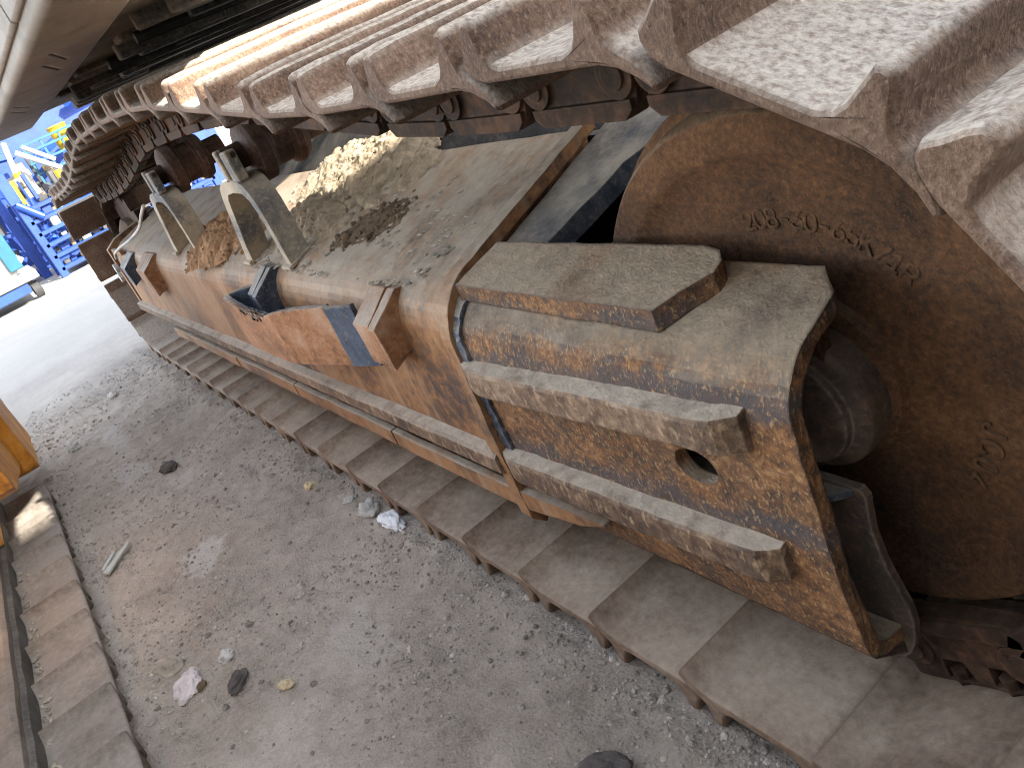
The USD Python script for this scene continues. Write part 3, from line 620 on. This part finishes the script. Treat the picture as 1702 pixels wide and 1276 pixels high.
# --- car body between the tracks, and the upper structure slewed across them
fobj('car_body', cat_(ext([(-.66, .50), (-.66, .70), (-1.0, 1.02), (-2.6, 1.02), (-2.6, .45)], 'yz', 1.55, 3.7), ), DARK, ex)
CX0, CX1 = .25, 3.80
cw_sec = [(.175, 1.375)] + arc(.157, 1.319, .018, 0, -90, 6)[0:] + [(-.015, 1.302), (-.03, 1.306), (-.055, 1.33), (-.055, 2.62), (.05, 2.62), (.16, 2.5)]
def slot(x, y):
    b = bx(-.12, .12, -.004, .004, 1.2, 1.345); b.apply_transform(trimesh.transformations.rotation_matrix(-.28, [0, 0, 1])); b.apply_translation((x, y, 0)); return b
bottom_holes = [slot(1.64, .078), slot(1.80, .080), slot(2.54, .105), slot(2.68, .107)]
cwm = ext(cw_sec, 'yz', CX0, CX1)
endr = ext([(CX1 - .18, .3), (CX1 + .1, .3), (CX1 + .1, -.05), (CX1, -.02), (CX1 - .04, .10)], 'xy', 1.2, 2.8)
cwm = diff(cwm, endr)
nearr = ext([(CX0 - .1, .3), (CX0 - .1, -.9), (1.75, -.9), (1.13, -.25), (.55, 0), (.30, .3)], 'xy', 1.2, 2.8)
cwm = diff(cwm, nearr)
for h in bottom_holes: cwm = diff(cwm, h)
cw = obj('counterweight', cwm, CWT, ex, smooth=40)
for (a, b, z0, z1) in ((.45, 1.224, 1.335, 1.9), (1.232, 2.40, 1.335, 1.9), (2.408, 3.55, 1.335, 1.9), (.45, 2.3, 1.908, 2.45), (2.308, 3.55, 1.908, 2.45)):
    obj('side_panel', rbx(a, b, .165, .187, z0, z1, .006), CWT, cw)
up = obj('upper_frame', cat_(cat_(bx(1.75, CX1, -3.4, -.752, 1.335, 3.25), ext([(1.22, -.30), (.86, -.058), (3.70, -.058), (3.76, -.75), (1.62, -.75)], 'xy', 1.335, 2.6))), BELLY, ex)
rb = random.Random(5)
for k in range(24):
    x = 1.38 + k * .1 + rb.uniform(-.03, .03); w = rb.uniform(.03, .10); y1 = -.065 - rb.uniform(0, .3); z = 1.285 + rb.uniform(0, .035)
    obj('belly_beam', rbx(x, x + w, y1 - rb.uniform(.25, 1.0), y1, z, 1.345, .006), (BELLY, DARK, BELLY)[k % 3], up)
for k in range(9):
    x = 1.5 + k * .25 + rb.uniform(-.05, .05); y1 = -.10 - rb.uniform(0, .3)
    obj('hose', tube([(x, y1, 1.31), (x + rb.uniform(-.05, .05), y1 - .5, 1.30), (x + rb.uniform(-.1, .1), y1 - 1.2, 1.31)], rb.uniform(.012, .022), 8), DARK, up)
for k in range(14):
    x = 1.42 + k * .17; y1 = -.12 - rb.uniform(0, .45)
    obj('belly_plate', rbx(x, x + rb.uniform(.08, .2), y1 - rb.uniform(.15, .5), y1, 1.30 + rb.uniform(0, .02), 1.332, .003), BELLY, up)

# ------------------------------------------------------------------ soil lying on the frame
def heap(name, cx, cy, rx, ry, h, m, label, seed, rot=0.0, step=.006):
    xs = np.arange(-1.25, 1.2501, step / rx); ys = np.arange(-1.25, 1.2501, step / ry)
    A, B = np.meshgrid(xs, ys, indexing='ij')
    ca, sa = math.cos(rot), math.sin(rot)
    X_, Y_ = cx + ca * A * rx - sa * B * ry, cy + sa * A * rx + ca * B * ry
    P_ = np.stack([X_, Y_, np.zeros_like(X_)], -1)
    d = np.hypot(A, B) + .5 * (meshkit.noise(P_ * 14, seed) - .5) + .35 * (meshkit.noise(P_ * 40, seed + 1) - .5)
    hh = h * np.clip(1 - d, 0, 1) ** .7 * (0.6 + .45 * meshkit.noise(P_ * 26, seed + 2) + .35 * meshkit.noise(P_ * 90, seed + 3)) + np.where(d < 1, .006 * meshkit.noise(P_ * 160, seed + 4), 0)
    Zs = ztop(Y_) - .004 + hh
    keep = hh > 1e-5
    id_ = np.arange(A.size).reshape(A.shape)
    q_ = np.stack([id_[:-1, :-1], id_[1:, :-1], id_[1:, 1:], id_[:-1, 1:]], -1).reshape(-1, 4)
    kf = keep.ravel()[q_].any(1)
    t = trimesh.Trimesh(np.stack([X_, Y_, Zs], -1).reshape(-1, 3), np.vstack([q_[kf][:, [0, 1, 2]], q_[kf][:, [0, 2, 3]]]), process=True)
    t.remove_unreferenced_vertices()
    parts = [t]; r_ = np.random.default_rng(seed)
    for _ in range(int(220 * min(1, h / .05))):
        a, rad = r_.uniform(0, 2 * np.pi), r_.uniform(0, 1.25) ** .7
        x, y = cx + (ca * math.cos(a) * rx - sa * math.sin(a) * ry) * rad, cy + (sa * math.cos(a) * rx + ca * math.sin(a) * ry) * rad
        s = stone(min(.012, r_.lognormal(-5.5, .5)), int(r_.integers(1000)), 1, 1)
        s.apply_translation((x, y, ztop(y) + max(0, h * .8 * max(0, 1 - rad) ** .6) + .002)); parts.append(s)
    o_ = fobj(name, cat_(*parts), m, smooth=False)
    return tag(o_, label, 'soil', kind='stuff')
heap('soil_heap', 1.90, -.585, .46, .18, .045, SOIL, 'pale crumbly soil heap on the frame top under the track chain', 41)
heap('soil_heap', 1.43, -.36, .16, .085, .014, DARKSOIL, 'dark brown flat soil cake stuck on the sloping frame top', 42, .35)
heap('soil_heap', 2.72, -.28, .36, .15, .07, CLAY, 'reddish clay heap packed between the two roller brackets', 43)
heap('soil_heap', 1.93, -.39, .27, .13, .04, SOIL, 'pale lumpy soil behind the nearer roller bracket', 44)
# ragged thin crust left on the frame top
parts = []; r_ = np.random.default_rng(3)
for k in range(420):
    x = r_.uniform(.82, 2.1); y = -.17 - abs(r_.normal(0, .17)) ; y = max(y, -.6)
    if meshkit.noise(np.array([[x * 5, y * 9, 0.]]), 4)[0] < .5: continue
    s = stone(r_.uniform(.002, .007), int(r_.integers(500)), .5, 1)
    s.apply_scale([1.9, 1, 1]); s.apply_transform(trimesh.transformations.rotation_matrix(r_.uniform(0.2, .9), [0, 0, 1])); s.apply_translation((x, y, ztop(y) + .001)); parts.append(s)
tag(fobj('soil_crumbs', cat_(*parts), GREYSOIL, smooth=False), 'thin flakes of dried soil scattered on the dusty frame top', 'soil', kind='stuff')

# ------------------------------------------------------------------ the neighbouring machine, its track along the left edge
nb = thing('orange_excavator', 'orange tracked machine at the left edge with dusty lower track shoes', 'excavator')
NY = 0.772
for k in range(15):
    x = -.1 + k * .2286 + .10
    obj('track_shoe', shoe_loft(np.array([x - .243, .034]), np.array([1., 0.]), np.array([0., -1.]), NY + .6, NY, 300 + k), SHOE_GREY, nb)
obj('track_guard', rough(ext([(.945, .034), (.945, .082), (.957, .088), (1.05, .088), (1.05, .034)], 'yz', -.2, 3.25), .05, .005, 9, 3), BELLY, nb)
obj('frame_ledge', rough(ext([(.958, .089), (.958, .108), (.97, .114), (1.3, .114), (1.3, .089)], 'yz', -.2, 3.2), .05, .003, 9, 4), SHOE_GREY, nb)
obj('track_frame', rough(ext([(1.004, .115), (1.0, .50), (1.1, .60), (1.4, .60), (1.4, .115)], 'yz', -.2, 3.1), .08, .004, 7, 5), ORANGE, nb)
obj('frame_end', rough(ext([(.940, .10), (.935, .5), (1.0, .5), (1.0, .10)], 'yz', 2.62, 3.27), .05, .005, 9, 15), ORANGE, nb)
fd = obj('drive_cover', rough(cat_(ext([(3.28, .115), (3.30, .10), (3.9, .10), (3.9, .95), (3.28, .95)], 'xz', .752, 1.3)), .05, .006, 8, 6), ORANGE, nb)
obj('cover_rib', rough(ext([(2.55, .27), (2.62, .235), (3.28, .16), (3.28, .9), (2.55, .9)], 'xz', .80, .90), .05, .006, 9, 7), ORANGE, fd)
obj('upper_structure', cat_(ext([(1.6, 1.25), (1.6, 2.5), (1.75, 2.65), (4.4, 2.65), (4.4, 1.25)], 'yz', -4.2, .6)), GREY2, nb)
parts = []; r_ = np.random.default_rng(8)
for k in range(170):
    x, y = r_.uniform(.9, 2.6), .938 - abs(r_.normal(0, .012))
    s = stone(r_.uniform(.002, .008), int(r_.integers(500)), .8, 1); s.apply_translation((x, y, .037)); parts.append(s)
tag(obj('soil_crumbs', cat_(*parts), GREYSOIL, smooth=False), 'dark crumbs of earth along the guard of the left track', 'soil', kind='stuff')

# ------------------------------------------------------------------ stones and litter on the ground
def ground_thing(name, mesh, m, x, y, label, cat, rz=0.0, dz=0.0, smooth=False):
    mesh.apply_transform(trimesh.transformations.rotation_matrix(rz, [0, 0, 1])); mesh.apply_translation((x, y, GZ + dz))
    return tag(obj(name, mesh, m, smooth=smooth), label, cat)
def slab_stone(rx, ry, h, seed):
    t = stone(1.0, seed, 1.0, 3, .28); t.apply_scale([rx, ry, h]); return t
ground_thing('rock', slab_stone(.056, .033, .017, 5), PINKROCK, 1.27, .640, 'largest pinkish grey flat rock near the left track', 'rock', -.25, .008)
ground_thing('rock', slab_stone(.019, .019, .017, 8), GREYROCK, 1.275, .54, 'small pale grey pointed stone right of the pinkish rock', 'rock', .3, .006)
ground_thing('clod', slab_stone(.036, .02, .013, 12), DARKROCK, 1.155, .548, 'dark brown clod below the pale grey pointed stone', 'clod', -.6, .005)
ground_thing('clod', slab_stone(.022, .018, .012, 15), DARKSOIL, 1.24, .625, 'brown clod touching the pinkish rock', 'clod', .2, .004)
ground_thing('clod', slab_stone(.05, .03, .02, 17), GREYSOIL, 1.40, .665, 'cracked grey mud lump beside the left track', 'clod', .5, .004)
ground_thing('rock', slab_stone(.017, .013, .01, 21), TANROCK, 1.02, .47, 'pale yellow stone shard lying alone in the foreground', 'rock', .8, .005)
ground_thing('rock', slab_stone(.034, .026, .026, 23), GREYROCK, 1.435, .036, 'pale round stone against the lower track shoes', 'rock', .2, .014)
ground_thing('rock', slab_stone(.022, .018, .016, 26), TANROCK, 1.79, .085, 'tan stone near the lower track ahead of the white scrap', 'rock', .1, .012)
ground_thing('rock', slab_stone(.02, .016, .014, 27), GREYROCK, 1.55, .05, 'light grey chip just beyond the pale round stone', 'rock', .9, .012)
ground_thing('clod', slab_stone(.04, .03, .02, 29), DARKROCK, 2.72, .36, 'small black clod alone in the middle of the lane', 'clod', .4, .008)
ground_thing('clod', slab_stone(.04, .028, .022, 33), DARKROCK, .262, .165, 'black clod cut by the bottom edge of the picture', 'clod', .4, .010)
ground_thing('rock', slab_stone(.03, .026, .022, 35), GREYROCK, 3.75, .62, 'grey stone far up the lane near the orange machine', 'rock', .4, .01)
ground_thing('rock', slab_stone(.035, .024, .02, 37), GREYROCK, 4.3, .33, 'grey stone on the smooth far part of the lane', 'rock', .4, .01)
# crumpled white plastic
t = trimesh.creation.icosphere(subdivisions=4, radius=1.0); v = t.vertices.copy()
nz = meshkit.noise(v * 2.4, 3) + .5 * np.abs(meshkit.noise(v * 5, 4) - .5) - .5
v *= (1 + .8 * nz)[:, None]; v *= [.05, .022, .016]; t = trimesh.Trimesh(v, t.faces, process=False)
ground_thing('plastic_scrap', t, PLASTIC, 1.30, .028, 'crumpled white plastic scrap lying against the lower track', 'litter', .1, .012, smooth=True)
sp_ = cat_(ext([(0, 0), (.16, .02), (.17, .035), (.01, .03)], 'xy', 0, .006), ext([(.02, .028), (.12, .05), (.125, .062), (.03, .045)], 'xy', .004, .010))
ground_thing('metal_scrap', sp_, SCRAP, 2.12, .70, 'flat grey scrap strip beside the left track', 'scrap', -.75, .012)

# gravel
protos = UsdGeom.Xform.Define(stage, '/World/gravel')
pi_path = '/World/gravel'
stage.RemovePrim('/World/gravel')
pi = UsdGeom.PointInstancer.Define(stage, pi_path)
pp = []
for k in range(6):
    pm = usdkit.mesh(stage, f'{pi_path}/pebble_{k:03d}', stone(1.0, 60 + k, .7, 1, .4), PEB, smooth=False); pp.append(pm.GetPath())
pi.CreatePrototypesRel().SetTargets(pp)
N_ = 46000
px = rng.uniform(0, 1, N_) ** 1.7 * 5.2 - .15; py = rng.uniform(-.02, .80, N_)
dens = meshkit.noise(np.stack([px * 4, py * 4, 0 * px], -1), 9) * .7 + .3 * meshkit.noise(np.stack([px * 14, py * 14, 0 * px], -1), 10)
edge = np.exp(-((py - .03) / .05) ** 2) + np.exp(-((py - .74) / .06) ** 2)
keep = rng.uniform(0, 1, N_) < np.clip((dens - .33) * 1.6 + .5 * edge, .08, 1)
px, py = px[keep], py[keep]; n_ = len(px)
def ground_z(x, y):
    from scipy.interpolate import RegularGridInterpolator
    return RegularGridInterpolator((gx, gy), Z)(np.stack([x, y], -1))
sz = np.clip(rng.lognormal(math.log(.0018), .55, n_), .0009, .009)
pi.CreatePositionsAttr(Vt.Vec3fArray.FromNumpy(np.stack([px, py, ground_z(px, py) + sz * .25], -1).astype(np.float32)))
pi.CreateScalesAttr(Vt.Vec3fArray.FromNumpy((sz[:, None] * rng.uniform(.7, 1.3, (n_, 3))).astype(np.float32)))
an = rng.uniform(0, 2 * np.pi, n_)
pi.CreateOrientationsAttr(Vt.QuathArray([Gf.Quath(float(math.cos(a / 2)), 0., 0., float(math.sin(a / 2))) for a in an]))
pi.CreateProtoIndicesAttr(Vt.IntArray.FromNumpy(rng.integers(0, 6, n_).astype(np.int32)))
tag(pi.GetPrim(), 'fine grey gravel strewn over the dirt between the tracks', 'gravel', kind='stuff')

# ------------------------------------------------------------------ the sunlit yard beyond: racks of parts, pipes, trailer
rb = random.Random(11)
def rack(label, x, y0, y1, zs, depth, post_w=.10, top=1.4):
    r = thing('parts_rack', label, 'rack')
    for y in (y0, y1):
        for xx_ in (x, x + depth):
            obj('post', rbx(xx_ - post_w / 2, xx_ + post_w / 2, y - post_w / 2, y + post_w / 2, GZ, top, .008), BLUE, r)
    for z in zs:
        obj('shelf', rbx(x - .02, x + depth, y1 + post_w / 2, y0 - post_w / 2, z - .035, z, .006), BLUE, r)
        obj('shelf_lip', rbx(x - .05, x - .022, y1, y0, z - .055, z - .003, .006), BLUE, r)
    return r
zs = [.10, .27, .43, .59, .75, .91]
rack('blue steel rack of small parts behind the sprocket end', 11.8, -.24, -2.6, zs, .7)
cols = [WHITE, CREAM, GREY, BLACK, YELLOW, BLUE, BLACK, GREY, BLUE]
def clutter(label, x, ya, yb, z, n, hmax, seed, grp):
    r = random.Random(seed); byc = {}
    parts = []
    holder = UsdGeom.Xform.Define(stage, numbered('/World', 'small_parts')).GetPrim()
    tag(holder, label, 'machine parts', kind='stuff')
    y = ya
    while y > yb:
        w = r.uniform(.03, .12); h = r.uniform(.03, hmax); d = r.uniform(.04, .2); x_ = x + r.uniform(-.01, .12)
        m = r.choice(cols)
        t = cyl((x_, y - w / 2, z), (x_ + r.uniform(-.03, .03), y - w / 2 + r.uniform(-.02, .02), z + h), w / 2, 10) if r.random() < .45 else rbx(x_, x_ + d, y - w, y, z, z + h, .005)
        byc.setdefault(id(m), [m, []])[1].append(t); y -= w + r.uniform(.0, .05)
    for m, ts in byc.values(): obj('small_part', cat_(*ts), m, holder)
for k, z in enumerate(zs):
    clutter('small machine parts on shelf %s of the blue rack' % ('one two three four five six'.split()[k]), 11.8, -.32, -2.5, z + .001, 24, .11, 50 + k, None)
clutter('loose machine parts heaped on the top of the blue rack', 11.8, -.3, -2.5, .955, 22, .34, 59, None)
rack('taller blue rack to the left of the small parts rack', 12.9, .95, -.1, [.12, .4, .7, 1.0, 1.3], .6, .12, 1.75)
for k, z in enumerate([.12, .4, .7, 1.0, 1.3]):
    clutter('mixed parts on level %s of the taller blue rack' % ('one two three four five'.split()[k]), 12.88, .86, .0, z + .001, 12, .24, 70 + k, None)
t = thing('parts_cage', 'pale blue wire cage standing behind the rack of small parts', 'cage')
for y in (-.75, -1.0, -1.25, -1.5, -1.75): obj('upright', bx(12.75, 12.78, y - .015, y + .015, GZ, 1.62), TEAL, t)
for z in (.9, 1.05, 1.2, 1.35, 1.5, 1.6): obj('rail', bx(12.74, 12.785, -1.78, -.72, z, z + .03), TEAL, t)
tag(obj('pipe', cyl((12.2, -.42, 1.15), (12.5, -.56, 1.72), .035, 12), WHITE), 'upright white pipe leaning at the left of the racks', 'pipe')
tag(obj('pipe', cyl((12.3, -.60, 1.56), (12.3, -1.12, 1.04), .035, 12), WHITE), 'long white pipe slanting across above the rack', 'pipe')
tag(obj('pipe', cyl((12.45, -.72, 1.60), (12.45, -1.0, 1.30), .03, 12), WHITE), 'short white pipe behind the long slanting pipe', 'pipe')
tag(obj('brace', cat_(rbx(11.70, 11.76, -.30, -.16, 1.0, 1.40, .01), cyl((11.73, -.22, 1.0), (11.73, -.42, .74), .05, 10)), BLUE), 'bent blue steel arm bolted above the rack post', 'steel arm')
tag(obj('yellow_bucket', cat_(cyl((13.0, -1.30, 1.36), (13.0, -1.30, 1.68), .11, 18, .13), cyl((13.0, -1.30, 1.68), (13.0, -1.30, 1.70), .14, 18)), YELLOW), 'bright yellow bucket high behind the racks', 'bucket')
t = thing('panel_stack', 'grey panels leaning at the back of the yard', 'panels')
for k in range(6): obj('panel', rbx(14.2 + k * .06, 14.23 + k * .06, -3.6, .9 - k * .1, GZ, 2.9 + .03 * (k % 3), .006), (BLUE, GREY, DARK)[k % 3], t)
t = thing('engine_block', 'cream painted machine block on top of the racks', 'machine block')
obj('body', rbx(12.05, 12.3, -.55, -.36, 1.13, 1.28, .02), CREAM, t); obj('cap', cyl((12.17, -.46, 1.28), (12.17, -.46, 1.34), .05, 12), YELLOW, t)
t = thing('trailer', 'white flat trailer with blue side rail left of the racks', 'trailer')
obj('deck', rbx(10.8, 12.0, .06, 1.9, .20, .30, .01), WHITE, t); obj('side_rail', rbx(10.76, 10.795, .22, 1.9, .08, .19, .006), BLUE, t)
obj('under_frame', bx(10.9, 11.9, .15, 1.8, .10, .195), BLACK, t)
for y in (.16, 1.2):
    w = obj('wheel', lathe_y([(0, y - .05), (.07, y - .05), (.10, y - .04), (.10, y + .04), (.07, y + .05), (0, y + .05)], 10.95, GZ + .10, 24), BLACK, t)
    obj('rim', lathe_y([(0, y - .056), (.05, y - .056), (.05, y + .056), (0, y + .056)], 10.95, GZ + .10, 16), GREY, w)
t = thing('white_machine', 'white machine with a teal side strip standing on the trailer', 'machine')
obj('body', rbx(11.0, 11.6, .22, 1.5, .302, .72, .04), WHITE, t); obj('arm', cyl((11.0, .12, .42), (11.0, .45, .82), .05, 10), WHITE, t)
obj('side_strip', rbx(10.95, 10.99, .14, .30, .36, .95, .01), TEAL, t)

# beams, bins and frames heaped behind the racks
rb = random.Random(23)
BL = 'blue painted steel bar in the heap behind the racks'
for k in range(16):
    x, y, z = 13.3 + rb.uniform(0, .6), rb.uniform(-2.6, .8), rb.uniform(.9, 2.1)
    a = rb.uniform(-1, 1); L = rb.uniform(.5, 1.1)
    b = rbx(-L / 2, L / 2, -.05, .05, -.05, .05, .006)
    b.apply_transform(trimesh.transformations.euler_matrix(rb.uniform(-.3, .3), rb.uniform(-.5, .5), math.pi / 2 + a * .5)); b.apply_translation((x, y, z))
    tag(obj('steel_bar', b, BLUE if k % 4 else WHITE), BL if k % 4 else 'white painted steel bar in the heap behind the racks', 'steel bar', 'blue bars heaped behind the racks' if k % 4 else 'white bars heaped behind the racks')
clutter('mixed parts heaped high behind the racks', 13.2, .8, -2.4, 1.0, 20, .6, 91, None)
clutter('mixed parts piled below the slanting white pipes', 12.6, -.45, -1.6, .99, 16, .45, 92, None)
